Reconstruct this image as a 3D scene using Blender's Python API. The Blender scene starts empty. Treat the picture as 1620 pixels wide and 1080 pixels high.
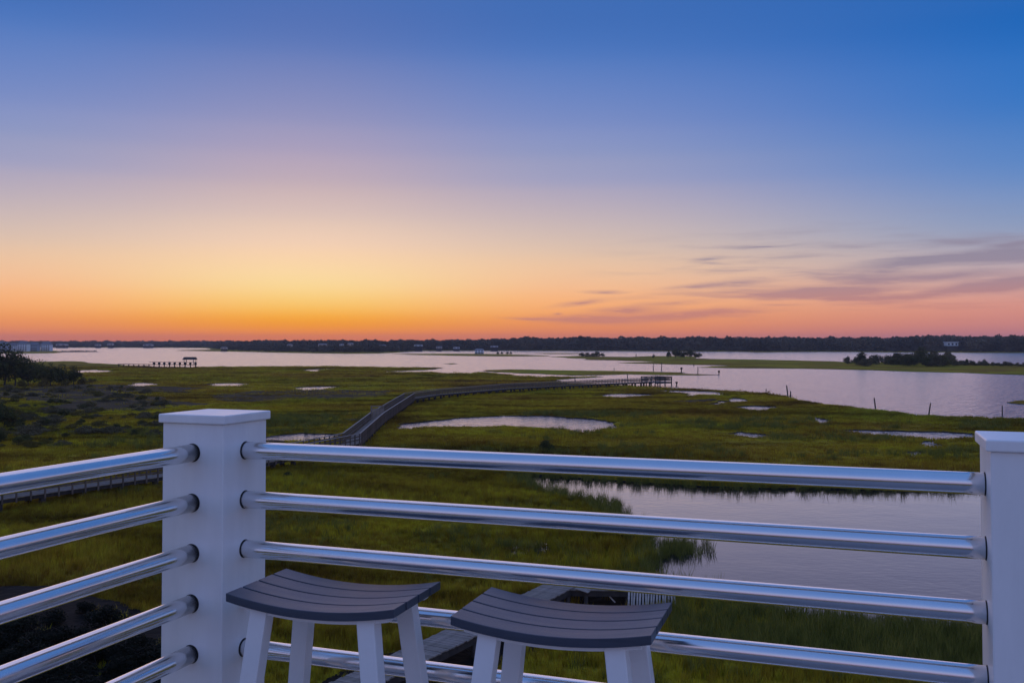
import bpy, math, random
import numpy as np
from mathutils import Vector, Matrix, noise as mnoise
from mathutils.geometry import delaunay_2d_cdt

# ------------------------------------------------------------------ camera, sky, exposure
random.seed(7); rng = np.random.default_rng(7)
scene = bpy.context.scene
COL = scene.collection
FPX, PHI, CX, CY = 1538.0, 0.0274, 810.0, 497.8      # focal length in photo pixels, upward pitch, optical centre
CAMZ = 11.0                                          # eye height above the marsh
cam_data = bpy.data.cameras.new('camera'); cam = bpy.data.objects.new('camera', cam_data); COL.objects.link(cam)
cam.location = (0, 0, CAMZ); cam.rotation_euler = (math.pi/2 + PHI, 0, 0)
cam_data.sensor_width = 36.0; cam_data.lens = 36.0*FPX/1620.0
cam_data.shift_y = -(540.0 - CY)/1620.0
cam_data.clip_start = 0.05; cam_data.clip_end = 60000
scene.camera = cam
vs = scene.view_settings
vs.view_transform = 'Standard'; vs.look = 'None'; vs.gamma = 1.0; vs.use_curve_mapping = False; vs.exposure = 0.0

def lin(c):
    out = []
    for v in c:
        v /= 255.0
        out.append(v/12.92 if v <= 0.04045 else ((v+0.055)/1.055)**2.4)
    return tuple(out)

world = bpy.data.worlds.new('World'); scene.world = world; world.use_nodes = True
wt = world.node_tree; wt.nodes.clear()
def wn(kind, **kw):
    n = wt.nodes.new(kind)
    for k, v in kw.items(): setattr(n, k, v)
    return n
def wmath(op, a, b=None, c=None):
    n = wn('ShaderNodeMath', operation=op)
    for i, v in enumerate((a, b, c)):
        if v is None: continue
        if isinstance(v, (int, float)): n.inputs[i].default_value = v
        else: wt.links.new(v, n.inputs[i])
    return n.outputs[0]
SUN_AZ = math.radians(-12.0)
tc = wn('ShaderNodeTexCoord'); sep = wn('ShaderNodeSeparateXYZ'); wt.links.new(tc.outputs['Generated'], sep.inputs[0])
dx, dy, dz = sep.outputs
elev = wmath('MULTIPLY', wmath('ARCSINE', dz), 180/math.pi)
az = wmath('MULTIPLY', wmath('ARCTAN2', dx, dy), 180/math.pi)
hl = wmath('MAXIMUM', wmath('SQRT', wmath('ADD', wmath('MULTIPLY', dx, dx), wmath('MULTIPLY', dy, dy))), 1e-4)
cosd = wmath('DIVIDE', wmath('ADD', wmath('MULTIPLY', dx, math.sin(SUN_AZ)), wmath('MULTIPLY', dy, math.cos(SUN_AZ))), hl)
cosd = wmath('MINIMUM', wmath('MAXIMUM', cosd, -1.0), 1.0)
delta = wmath('MULTIPLY', wmath('ARCCOSINE', cosd), 180/math.pi)
epos = wmath('SQRT', wmath('MAXIMUM', wmath('DIVIDE', elev, 90.0), 0.0))
def ramp(stops):
    r = wn('ShaderNodeValToRGB'); cr = r.color_ramp; cr.interpolation = 'CARDINAL'
    for i, (e, c) in enumerate(stops):
        p = math.sqrt(max(e, 0)/90.0)
        el = cr.elements[i] if i < 2 else cr.elements.new(min(p, 1.0))
        el.position = min(p, 1.0); el.color = (*lin(c), 1)
    wt.links.new(epos, r.inputs[0]); return r.outputs[0]
ZEN = (100, 136, 200)
R0 = ramp([(0, (236,124,48)), (0.4, (246,136,48)), (1.5, (255,178,62)), (3.0, (255,216,144)), (5.2, (249,212,176)), (7.0, (226,198,184)), (8.9, (200,178,184)), (10.7, (176,163,188)), (12.5, (150,150,190)), (16, (108,128,187)), (19, (80,113,181)), (40, (84,122,188)), (90, ZEN)])
R1 = ramp([(0, (216,116,76)), (0.4, (230,130,82)), (1.5, (248,164,98)), (3.0, (250,190,140)), (5.2, (228,196,172)), (8.9, (176,168,190)), (10.7, (150,156,194)), (12.5, (128,144,196)), (16, (90,125,192)), (19, (66,110,182)), (40, (80,122,190)), (90, ZEN)])
R2 = ramp([(0, (178,114,122)), (0.4, (192,122,126)), (2.0, (214,148,138)), (3.7, (190,164,170)), (5.4, (150,158,186)), (8.1, (108,142,196)), (11.4, (68,124,196)), (14.6, (44,112,192)), (17.4, (38,103,183)), (40, (76,122,192)), (90, ZEN)])
R3 = ramp([(0, (150,124,156)), (3.0, (164,150,182)), (9.0, (168,168,210)), (18, (154,166,214)), (30, (124,150,212)), (55, (102,138,206)), (90, ZEN)])
def smooth(v, a, b):
    m = wn('ShaderNodeMapRange', interpolation_type='SMOOTHSTEP'); wt.links.new(v, m.inputs[0])
    m.inputs[1].default_value = a; m.inputs[2].default_value = b; return m.outputs[0]
def wmix(f, a, b):
    m = wn('ShaderNodeMix', data_type='RGBA')
    if isinstance(f, float): m.inputs[0].default_value = f
    else: wt.links.new(f, m.inputs[0])
    for s, v in ((6, a), (7, b)):
        if isinstance(v, tuple): m.inputs[s].default_value = (*v, 1)
        else: wt.links.new(v, m.inputs[s])
    return m.outputs[2]
sky = wmix(smooth(delta, 0, 16), R0, R1)
sky = wmix(smooth(delta, 12, 44), sky, R2)
sky = wmix(smooth(delta, 48, 130), sky, R3)
# thin evening stratus low in the north-west, given in (azimuth, elevation) degrees
comb = wn('ShaderNodeCombineXYZ'); wt.links.new(az, comb.inputs[0]); wt.links.new(elev, comb.inputs[1])
nz = wn('ShaderNodeTexNoise'); nz.inputs['Scale'].default_value = 0.55; nz.inputs['Detail'].default_value = 5
mp0 = wn('ShaderNodeMapping'); mp0.inputs['Scale'].default_value = (0.5, 1.6, 1); mp0.inputs['Rotation'].default_value = (0, 0, math.radians(-6))
wt.links.new(comb.outputs[0], mp0.inputs[0]); wt.links.new(mp0.outputs[0], nz.inputs['Vector'])
off = wn('ShaderNodeVectorMath', operation='SUBTRACT'); wt.links.new(nz.outputs['Color'], off.inputs[0]); off.inputs[1].default_value = (0.5, 0.5, 0.5)
sc = wn('ShaderNodeVectorMath', operation='MULTIPLY'); wt.links.new(off.outputs[0], sc.inputs[0]); sc.inputs[1].default_value = (2.0, 0.36, 0)
wv = wn('ShaderNodeVectorMath', operation='ADD'); wt.links.new(comb.outputs[0], wv.inputs[0]); wt.links.new(sc.outputs[0], wv.inputs[1])
def pix_dir(px, py):
    x = (px-CX)/FPX; u = (CY-py)/FPX
    Y = math.cos(PHI) - u*math.sin(PHI); Z = math.sin(PHI) + u*math.cos(PHI)
    return math.degrees(math.atan2(x, Y)), math.degrees(math.atan2(Z, math.hypot(x, Y)))
clouds = None
for (px, py, w, h, ang, amt) in [(1480,412,210,12,4.5,1),(1620,402,150,12,1,.9),(1520,458,150,10,4.5,.9),(1620,446,130,15,3,1),(1510,436,110,9,3,.8),
                                 (1270,461,150,12,0,.95),(1340,458,120,9,2,.7),(1165,447,110,8,5,.55),(1100,455,90,6,3,.5),(993,491,95,8,1,.9),(930,507,130,11,-2,.85),(1105,497,140,10,3.5,.95),
                                 (1000,503,150,9,0,.6),(915,479,66,6,7,.7),(956,461,44,4,-2,.8),(1125,411,40,4,4,.6),(1130,418,46,3,-2,.4),(1215,390,60,2,0,.6),(1335,474,46,6,3,.8),
                                 (1610,386,70,6,5,.6),(1500,386,90,6,1,.3),(840,505,70,4,-2,.6),(1230,482,50,3,0,.4),(1060,480,110,6,3,.45),(877,496,12,3,0,.6),(1420,440,120,12,3,.35)]:
    a0, e0 = pix_dir(px, py); k = math.degrees(1/FPX)*1.12
    m = wn('ShaderNodeMapping', vector_type='TEXTURE'); m.inputs['Location'].default_value = (a0, e0, 0)
    m.inputs['Rotation'].default_value = (0, 0, math.radians(ang)); m.inputs['Scale'].default_value = (w*k, h*k*1.15, 1)
    wt.links.new(wv.outputs[0], m.inputs[0])
    g = wn('ShaderNodeTexGradient', gradient_type='QUADRATIC_SPHERE'); wt.links.new(m.outputs[0], g.inputs[0])
    v = wmath('MULTIPLY', wmath('POWER', g.outputs['Fac'], 0.95), amt)
    clouds = v if clouds is None else wmath('ADD', clouds, v)
fine = wn('ShaderNodeTexNoise'); fine.inputs['Scale'].default_value = 1.6; fine.inputs['Detail'].default_value = 6
mp1 = wn('ShaderNodeMapping'); mp1.inputs['Scale'].default_value = (0.35, 2.6, 1); mp1.inputs['Rotation'].default_value = (0, 0, math.radians(-8))
wt.links.new(comb.outputs[0], mp1.inputs[0]); wt.links.new(mp1.outputs[0], fine.inputs['Vector'])
clouds = wmath('MULTIPLY', clouds, smooth(fine.outputs['Fac'], 0.10, 0.52))
veil = wn('ShaderNodeTexNoise'); veil.inputs['Scale'].default_value = 1.0; veil.inputs['Detail'].default_value = 5; veil.inputs['Roughness'].default_value = .55
mp2 = wn('ShaderNodeMapping'); mp2.inputs['Scale'].default_value = (0.11, 1.5, 1); mp2.inputs['Rotation'].default_value = (0, 0, math.radians(-4)); mp2.inputs['Location'].default_value = (3.1, 1.7, 0)
wt.links.new(wv.outputs[0], mp2.inputs[0]); wt.links.new(mp2.outputs[0], veil.inputs['Vector'])
vm = wmath('MULTIPLY', smooth(veil.outputs['Fac'], .46, .70), wmath('MULTIPLY', smooth(az, 2, 16), wmath('MULTIPLY', smooth(elev, .5, 2.0), wmath('SUBTRACT', 1.0, smooth(elev, 4.5, 7.5)))))
vm = wmath('MULTIPLY', vm, wmath('SUBTRACT', 1.0, smooth(az, 60, 100)))
clouds = wmath('ADD', clouds, wmath('MULTIPLY', vm, .5))
clouds = wmath('MINIMUM', wmath('MULTIPLY', clouds, 1.3), 0.80)
ccol = wmix(smooth(elev, 0.6, 4.6), lin((202,128,116)), lin((142,132,152)))
sky = wmix(clouds, sky, ccol)
bg = wn('ShaderNodeBackground'); bg.inputs['Strength'].default_value = 1.0
out = wn('ShaderNodeOutputWorld'); wt.links.new(sky, bg.inputs['Color']); wt.links.new(bg.outputs[0], out.inputs[0])

# afterglow of the sun just set: one very broad, weak, warm lamp on the same bearing
sun_data = bpy.data.lights.new('sun', 'SUN'); sun_data.energy = 0.68; sun_data.angle = math.radians(88); sun_data.color = (1.0, .74, .74)
sun = bpy.data.objects.new('sun', sun_data); COL.objects.link(sun)
GLOW_AZ = SUN_AZ-math.radians(6)
sun_dir = Vector((math.sin(GLOW_AZ)*math.cos(math.radians(10)), math.cos(GLOW_AZ)*math.cos(math.radians(10)), math.sin(math.radians(10))))
sun.rotation_euler = sun_dir.to_track_quat('Z', 'Y').to_euler(); sun.location = (0, 0, 60)

# ------------------------------------------------------------------ helpers
def at(px, py, z=0.0):
    """world point on the level z that the photo pixel looks at"""
    x = (px-CX)/FPX; u = (CY-py)/FPX
    Y = math.cos(PHI) - u*math.sin(PHI); Z = math.sin(PHI) + u*math.cos(PHI)
    Z = min(Z, -1e-4)
    t = (z-CAMZ)/Z
    return Vector((x*t, Y*t, z))
def at_depth(px, py, depth):
    x = (px-CX)/FPX; u = (CY-py)/FPX
    Y = math.cos(PHI) - u*math.sin(PHI); Z = math.sin(PHI) + u*math.cos(PHI)
    t = depth/Y
    return Vector((x*t, depth, CAMZ+Z*t))

class MB:
    def __init__(s): s.v = []; s.f = []
    def add(s, vs, fs):
        n = len(s.v); s.v += [tuple(v) for v in vs]; s.f += [tuple(i+n for i in f) for f in fs]; return s
    def hexa(s, b, t):            # bottom four, top four
        return s.add(list(b)+list(t), [(3,2,1,0),(4,5,6,7),(0,1,5,4),(1,2,6,5),(2,3,7,6),(3,0,4,7)])
    def box(s, x0, x1, y0, y1, z0, z1):
        return s.hexa([(x0,y0,z0),(x1,y0,z0),(x1,y1,z0),(x0,y1,z0)], [(x0,y0,z1),(x1,y0,z1),(x1,y1,z1),(x0,y1,z1)])
    def bar(s, a, b, w, h, up=Vector((0,0,1))):   # rectangular bar from a to b
        a = Vector(a); b = Vector(b); d = (b-a).normalized()
        side = d.cross(up)
        if side.length < 1e-4: side = d.cross(Vector((0,1,0)))
        side.normalize(); u = side.cross(d).normalized()
        o = [(-w/2,-h/2),(w/2,-h/2),(w/2,h/2),(-w/2,h/2)]
        return s.hexa([a+side*p+u*q for p,q in o], [b+side*p+u*q for p,q in o])
    def tube(s, a, b, r, n=12, r2=None, cap=True):
        a = Vector(a); b = Vector(b); d = (b-a).normalized(); r2 = r if r2 is None else r2
        u = d.orthogonal().normalized(); w = d.cross(u)
        vs = [a+(u*math.cos(t)+w*math.sin(t))*r for t in [2*math.pi*i/n for i in range(n)]]
        vs += [b+(u*math.cos(t)+w*math.sin(t))*r2 for t in [2*math.pi*i/n for i in range(n)]]
        fs = [(i,(i+1)%n,n+(i+1)%n,n+i) for i in range(n)]
        if cap: fs += [tuple(range(n-1,-1,-1)), tuple(range(n,2*n))]
        return s.add(vs, fs)
    def mesh(s, name):
        me = bpy.data.meshes.new(name); me.from_pydata(s.v, [], s.f); me.update(); return me
    def build(s, name, mat, parent=None, smooth=False, bevel=0):
        me = s.mesh(name); me.materials.append(mat)
        if smooth: me.shade_smooth()
        o = bpy.data.objects.new(name, me); COL.objects.link(o)
        if parent: o.parent = parent; o.matrix_parent_inverse = parent.matrix_basis.inverted()
        if bevel:
            m = o.modifiers.new('bevel', 'BEVEL'); m.width = bevel; m.segments = 2; m.limit_method = 'ANGLE'
        return o
def fast_mesh(name, V, F, mat):
    """numpy arrays: V (n,3), F (m,k) all faces with k corners"""
    me = bpy.data.meshes.new(name); n, k = F.shape
    me.vertices.add(len(V)); me.vertices.foreach_set('co', np.asarray(V, dtype=np.float32).ravel())
    me.loops.add(n*k); me.loops.foreach_set('vertex_index', F.astype(np.int32).ravel())
    me.polygons.add(n); me.polygons.foreach_set('loop_start', np.arange(0, n*k, k, dtype=np.int32))
    me.update(calc_edges=True); me.validate()
    if mat: me.materials.append(mat)
    return me
def link(name, me, parent=None, loc=None):
    o = bpy.data.objects.new(name, me); COL.objects.link(o)
    if loc is not None: o.location = loc
    if parent: o.parent = parent
    return o
def tag(o, label=None, cat=None, group=None, kind=None):
    if label: o['label'] = label
    if cat: o['category'] = cat
    if group: o['group'] = group
    if kind: o['kind'] = kind
    return o
def empty(name, loc=(0,0,0), rz=0):
    o = bpy.data.objects.new(name, None); COL.objects.link(o); o.location = loc; o.rotation_euler = (0,0,rz); o.empty_display_size = .2
    return o
def copy_tree(o, parent=None):
    c = o.copy(); COL.objects.link(c); c.parent = parent
    for ch in list(o.children): copy_tree(ch, c)
    return c

# ------------------------------------------------------------------ materials
def material(name, base, rough=0.6, metal=0.0, vary=0.0, vscale=3.0, stretch=(1,1,1), bump=0.0, bscale=30.0, bdist=0.01, per_obj=0.0, spec=0.5, c2=None, trans=0.0, coords='Object', rvar=0.0):
    m = bpy.data.materials.new(name); m.use_nodes = True; nt = m.node_tree; p = nt.nodes['Principled BSDF']
    p.inputs['Roughness'].default_value = rough; p.inputs['Metallic'].default_value = metal
    p.inputs['Specular IOR Level'].default_value = spec
    p.inputs['Base Color'].default_value = (*base, 1)
    L = nt.links.new
    co = nt.nodes.new('ShaderNodeTexCoord'); mp = nt.nodes.new('ShaderNodeMapping'); mp.inputs['Scale'].default_value = stretch
    if coords == 'World':
        ge = nt.nodes.new('ShaderNodeNewGeometry'); L(ge.outputs['Position'], mp.inputs[0])
    else: L(co.outputs[coords], mp.inputs[0])
    colour = None
    if vary > 0 or c2:
        n = nt.nodes.new('ShaderNodeTexNoise'); n.inputs['Scale'].default_value = vscale; n.inputs['Detail'].default_value = 6; n.inputs['Roughness'].default_value = 0.65
        L(mp.outputs[0], n.inputs['Vector'])
        r = nt.nodes.new('ShaderNodeValToRGB'); r.color_ramp.elements[0].position = 0.32; r.color_ramp.elements[1].position = 0.68
        a = tuple(v*(1-vary) for v in base); b = c2 if c2 else tuple(min(1, v*(1+vary)) for v in base)
        r.color_ramp.elements[0].color = (*a, 1); r.color_ramp.elements[1].color = (*b, 1)
        L(n.outputs['Fac'], r.inputs[0]); colour = r.outputs[0]
        if rvar:
            mr = nt.nodes.new('ShaderNodeMapRange'); L(n.outputs['Fac'], mr.inputs[0]); mr.inputs[1].default_value = .3; mr.inputs[2].default_value = .7
            mr.inputs[3].default_value = max(0, rough-rvar); mr.inputs[4].default_value = rough+rvar; L(mr.outputs[0], p.inputs['Roughness'])
    if per_obj > 0:
        oi = nt.nodes.new('ShaderNodeObjectInfo'); hs = nt.nodes.new('ShaderNodeHueSaturation')
        mr = nt.nodes.new('ShaderNodeMapRange'); L(oi.outputs['Random'], mr.inputs[0]); mr.inputs[3].default_value = 1-per_obj; mr.inputs[4].default_value = 1+per_obj
        L(mr.outputs[0], hs.inputs['Value'])
        mh = nt.nodes.new('ShaderNodeMapRange'); L(oi.outputs['Random'], mh.inputs[0]); mh.inputs[3].default_value = .5+per_obj*.05; mh.inputs[4].default_value = .5-per_obj*.05
        L(mh.outputs[0], hs.inputs['Hue'])
        if colour: L(colour, hs.inputs['Color'])
        else: hs.inputs['Color'].default_value = (*base, 1)
        colour = hs.outputs[0]
    if colour: L(colour, p.inputs['Base Color'])
    if bump > 0:
        n = nt.nodes.new('ShaderNodeTexNoise'); n.inputs['Scale'].default_value = bscale; n.inputs['Detail'].default_value = 4; L(mp.outputs[0], n.inputs['Vector'])
        b = nt.nodes.new('ShaderNodeBump'); b.inputs['Strength'].default_value = bump; b.inputs['Distance'].default_value = bdist
        L(n.outputs['Fac'], b.inputs['Height']); L(b.outputs[0], p.inputs['Normal'])
    if trans > 0:      # thin leaf: light passing through
        tr = nt.nodes.new('ShaderNodeBsdfTranslucent'); mx = nt.nodes.new('ShaderNodeMixShader'); mx.inputs[0].default_value = trans
        if colour: L(colour, tr.inputs[0])
        else: tr.inputs[0].default_value = (*base, 1)
        L(p.outputs[0], mx.inputs[1]); L(tr.outputs[0], mx.inputs[2]); L(mx.outputs[0], nt.nodes['Material Output'].inputs[0])
    return m

M = {}
M['paint'] = material('white_paint', (.85,.85,.84), .36, vary=.07, vscale=7, bump=.3, bscale=240, bdist=.0008, stretch=(1,1,.18), rvar=.08)
M['stoolwhite'] = material('white_recycled_plastic', (.82,.82,.81), .45, vary=.03, vscale=9, bump=.2, bscale=300, bdist=.0006)
M['seat'] = material('slate_recycled_plastic', (.046,.058,.084), .36, vary=.16, vscale=14, stretch=(.25,3,3), bump=.5, bscale=260, bdist=.0008, per_obj=.06, rvar=.06)
M['gap'] = material('dark_gap', (.02,.02,.022), .7)  # darkness of the gap round the rails, put in as colour
M['pipe'] = material('polished_aluminium', (.74,.75,.77), .19, metal=1.0, vary=.05, vscale=3, bump=.10, bscale=2.2, bdist=.004, stretch=(1,1,1), rvar=.07)
M['deck'] = material('deck_board', (.32,.30,.30), .7, vary=.18, vscale=6, stretch=(.3,4,1), bump=.3, bscale=40, per_obj=.1)
M['wood'] = material('weathered_wood', (.25,.21,.18), .9, vary=.30, vscale=4, bump=.4, bscale=25, bdist=.01, per_obj=.18, spec=.12)
M['railwood'] = material('brown_weathered_wood', (.15,.118,.094), .9, vary=.3, vscale=3, per_obj=.2, spec=.1)
M['toprail'] = material('sun_bleached_wood', (.31,.26,.22), .9, vary=.25, vscale=2, per_obj=.1, spec=.12)
M['darkwood'] = material('dark_wood', (.06,.052,.048), .9, vary=.3, vscale=4, per_obj=.15, spec=.1)  # darkest of the wood tones
M['whitewood'] = material('whitewashed_wood', (.62,.61,.60), .7, vary=.15, vscale=6, per_obj=.12)
M['bark'] = material('bark', (.06,.048,.04), .9, vary=.3, vscale=6)
M['leafdark'] = material('evergreen_leaf', (.065,.075,.026), .7, vary=.45, vscale=.9, per_obj=.25, trans=.3, c2=(.12,.125,.04), spec=.06)
M['leafgrey'] = material('grey_scrub_leaf', (.125,.108,.055), .8, vary=.35, vscale=1.1, per_obj=.2, trans=.2, spec=.06)
M['leafolive'] = material('olive_scrub_leaf', (.15,.12,.030), .75, vary=.35, vscale=1.1, per_obj=.25, trans=.25, spec=.06)
M['leafshade'] = material('shaded_scrub_leaf', (.016,.018,.011), .7, vary=.4, vscale=.9, per_obj=.25, trans=.1, spec=.06)  # near-black leaf: shade beside the house is put into its colour
M['wood_far'] = material('far_wood_leaf', (.085,.075,.045), .9, vary=.4, vscale=.02, per_obj=.3, coords='World', c2=(.14,.115,.065), spec=.05)
M['housewhite'] = material('white_siding', (.80,.81,.83), .6, vary=.06, vscale=.4)
M['housegrey'] = material('blue_grey_siding', (.30,.34,.42), .6, vary=.08, vscale=.4)
M['housetan'] = material('tan_siding', (.68,.56,.45), .6, vary=.08, vscale=.4)
M['roof'] = material('grey_shingle', (.20,.19,.20), .85, vary=.2, vscale=1.5)
M['glass'] = material('dark_window_glass', (.03,.035,.045), .08)

# marsh surface: cordgrass meadow, colours in broad drifts
def marsh_colour(nt, position):
    L = nt.links.new
    def nse(scale, detail, rough, dist=0.0, st=(1,1,1)):
        mp = nt.nodes.new('ShaderNodeMapping'); mp.inputs['Scale'].default_value = st; L(position, mp.inputs[0])
        n = nt.nodes.new('ShaderNodeTexNoise'); n.inputs['Scale'].default_value = scale; n.inputs['Detail'].default_value = detail
        n.inputs['Roughness'].default_value = rough; n.inputs['Distortion'].default_value = dist; L(mp.outputs[0], n.inputs['Vector']); return n.outputs['Fac']
    def rmp(f, stops):
        r = nt.nodes.new('ShaderNodeValToRGB')
        for i, (p, c) in enumerate(stops):
            e = r.color_ramp.elements[i] if i < 2 else r.color_ramp.elements.new(p)
            e.position = p; e.color = (*c, 1)
        L(f, r.inputs[0]); return r.outputs[0]
    big = rmp(nse(.022, 6, .6, .6), [(.30, (.28,.155,.036)), (.41, (.38,.245,.030)), (.54, (.41,.315,.027)), (.68, (.28,.28,.028))])
    drift = rmp(nse(.06, 8, .72, 1.4, (.35,1,1)), [(.34, (.20,.17,.22)), (.43, (.52,.46,.45)), (.53, (1.0,.98,.9)), (.66, (1.15,1.15,.6))])
    spot = rmp(nse(.6, 6, .75, .3), [(.25, (.5,.5,.52)), (.5, (.9,.9,.9)), (.75, (1,1,1))])
    def mul(a, b):
        m = nt.nodes.new('ShaderNodeMix'); m.data_type = 'RGBA'; m.blend_type = 'MULTIPLY'; m.inputs[0].default_value = 1
        L(a, m.inputs[6]); L(b, m.inputs[7]); return m.outputs[2]
    return mul(mul(big, drift), spot)
def marsh_material():
    m = bpy.data.materials.new('marsh_meadow'); m.use_nodes = True; nt = m.node_tree; p = nt.nodes['Principled BSDF']; L = nt.links.new
    ge = nt.nodes.new('ShaderNodeNewGeometry'); pos = ge.outputs['Position']
    L(marsh_colour(nt, pos), p.inputs['Base Color']); p.inputs['Roughness'].default_value = 1.0; p.inputs['Specular IOR Level'].default_value = .02
    b = None
    for scale, dist in ((.35, .5), (2.2, .16)):
        n = nt.nodes.new('ShaderNodeTexNoise'); n.inputs['Scale'].default_value = scale; n.inputs['Detail'].default_value = 6; n.inputs['Roughness'].default_value = .7; L(pos, n.inputs['Vector'])
        bb = nt.nodes.new('ShaderNodeBump'); bb.inputs['Distance'].default_value = dist; bb.inputs['Strength'].default_value = .8; L(n.outputs['Fac'], bb.inputs['Height'])
        if b: L(b, bb.inputs['Normal'])
        b = bb.outputs[0]
    L(b, p.inputs['Normal']); return m
M['marsh'] = marsh_material()
def grass_material():
    m = bpy.data.materials.new('cordgrass_blade'); m.use_nodes = True; nt = m.node_tree; p = nt.nodes['Principled BSDF']; L = nt.links.new
    oi = nt.nodes.new('ShaderNodeObjectInfo')
    col = marsh_colour(nt, oi.outputs['Location'])
    hs = nt.nodes.new('ShaderNodeHueSaturation'); L(col, hs.inputs['Color'])
    mr = nt.nodes.new('ShaderNodeMapRange'); L(oi.outputs['Random'], mr.inputs[0]); mr.inputs[3].default_value = .75; mr.inputs[4].default_value = 1.45; L(mr.outputs[0], hs.inputs['Value'])
    mh = nt.nodes.new('ShaderNodeMapRange'); L(oi.outputs['Random'], mh.inputs[0]); mh.inputs[3].default_value = .485; mh.inputs[4].default_value = .53; L(mh.outputs[0], hs.inputs['Hue'])
    L(hs.outputs[0], p.inputs['Base Color']); p.inputs['Roughness'].default_value = .8; p.inputs['Specular IOR Level'].default_value = .04
    tr = nt.nodes.new('ShaderNodeBsdfTranslucent'); L(hs.outputs[0], tr.inputs[0]); mx = nt.nodes.new('ShaderNodeMixShader'); mx.inputs[0].default_value = .5
    L(p.outputs[0], mx.inputs[1]); L(tr.outputs[0], mx.inputs[2]); L(mx.outputs[0], nt.nodes['Material Output'].inputs[0]); return m
M['grass'] = grass_material()
M['reed'] = material('green_reed_blade', (.17,.175,.036), .8, per_obj=.35, trans=.4, spec=.04)
M['mud'] = material('grey_wrack_mud', (.050,.036,.024), .9, vary=.5, vscale=.3, stretch=(.5,1,1), bump=.6, bscale=1.5, bdist=.2, coords='World', c2=(.125,.090,.050), spec=.02)
M['mudshade'] = material('black_shaded_mud', (.012,.011,.010), .7, vary=.4, vscale=.8, bump=.6, bscale=3, bdist=.1, coords='World', spec=.02)  # mud with the shade of house and dock painted into its colour
M['bank'] = material('peat_bank', (.030,.026,.020), .85, vary=.35, vscale=.7, coords='World')
def water_material(name, waves, rough, base, ior=1.30):
    m = bpy.data.materials.new(name); m.use_nodes = True; nt = m.node_tree; p = nt.nodes['Principled BSDF']; L = nt.links.new
    p.inputs['Base Color'].default_value = (*base, 1); p.inputs['Roughness'].default_value = rough; p.inputs['IOR'].default_value = ior
    p.inputs['Specular IOR Level'].default_value = .5
    ge = nt.nodes.new('ShaderNodeNewGeometry'); b = None
    for scale, dist, stren, st, mask in waves:
        mp = nt.nodes.new('ShaderNodeMapping'); mp.inputs['Scale'].default_value = st; mp.inputs['Rotation'].default_value = (0,0,.35); L(ge.outputs['Position'], mp.inputs[0])
        n = nt.nodes.new('ShaderNodeTexNoise'); n.inputs['Scale'].default_value = scale; n.inputs['Detail'].default_value = 3; L(mp.outputs[0], n.inputs['Vector'])
        bb = nt.nodes.new('ShaderNodeBump'); bb.inputs['Distance'].default_value = dist; bb.inputs['Strength'].default_value = stren; L(n.outputs['Fac'], bb.inputs['Height'])
        if mask:     # cat's-paws: ripples come in patches
            q = nt.nodes.new('ShaderNodeTexNoise'); q.inputs['Scale'].default_value = mask; q.inputs['Detail'].default_value = 2; L(mp.outputs[0], q.inputs['Vector'])
            mr = nt.nodes.new('ShaderNodeMapRange'); L(q.outputs['Fac'], mr.inputs[0]); mr.inputs[1].default_value = .42; mr.inputs[2].default_value = .62
            mr.inputs[3].default_value = stren*.15; mr.inputs[4].default_value = stren; L(mr.outputs[0], bb.inputs['Strength'])
        if b: L(b, bb.inputs['Normal'])
        b = bb.outputs[0]
    L(b, p.inputs['Normal']); return m
M['bay'] = water_material('bay_water', [(.8, .6, 1.0, (.7,1,1), None), (.10, .8, .7, (.5,1,1), .005)], .18, (.03,.042,.070), 1.5)
M['pond'] = water_material('still_pond_water', [(2.6, .022, .6, (.6,1,1), .04), (.25, .05, .4, (1,1,1), None)], .06, (.008,.010,.014))

# ------------------------------------------------------------------ land and water
def fractal(poly, rough=.12, seed=0, minlen=.35):
    """roughen a closed outline; detail stops where it would be finer than the eye can follow"""
    r = random.Random(seed); out = []
    def sub(a, b, d):
        l = (b-a).length
        if d == 0 or l < max(minlen, (a.y+b.y)/2/500.0): return [a]
        n = Vector((-(b-a).y, (b-a).x)); squash = 1.0 if abs((b-a).y) > abs((b-a).x) else .55
        m = (a+b)/2 + n*r.uniform(-rough, rough)*squash
        return sub(a, m, d-1) + sub(m, b, d-1)
    for i in range(len(poly)): out += sub(poly[i], poly[(i+1) % len(poly)], 7)
    return out
def P2(pts, z=0.0): return [at(x, y, z).xy for x, y in pts]
def lower(pts, h=.22, near_only=False):
    """outlines were read off the grass tops; bring them down to the ground"""
    n = len(pts)
    def near(i): return pts[(i+1) % n][0] - pts[i-1][0] < 0        # outlines run left to right along the far bank, back along the near one
    return [(x, y + (h*FPX/at(x, y).y if (not near_only or near(i)) else 0)) for i, (x, y) in enumerate(pts)]
def inside(poly, X, Y):
    res = np.zeros(X.shape, bool); n = len(poly); px = np.array([p[0] for p in poly]); py = np.array([p[1] for p in poly])
    bb = (X >= px.min()) & (X <= px.max()) & (Y >= py.min()) & (Y <= py.max())
    idx = np.nonzero(bb)[0]; x = X[idx]; y = Y[idx]; r = np.zeros(len(idx), bool); j = n-1
    for i in range(n):
        c = ((py[i] > y) != (py[j] > y))
        if c.any():
            xi = (px[j]-px[i])*(y-py[i])/(py[j]-py[i]+1e-12)+px[i]; r ^= c & (x < xi)
        j = i
    res[idx] = r; return res

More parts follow.
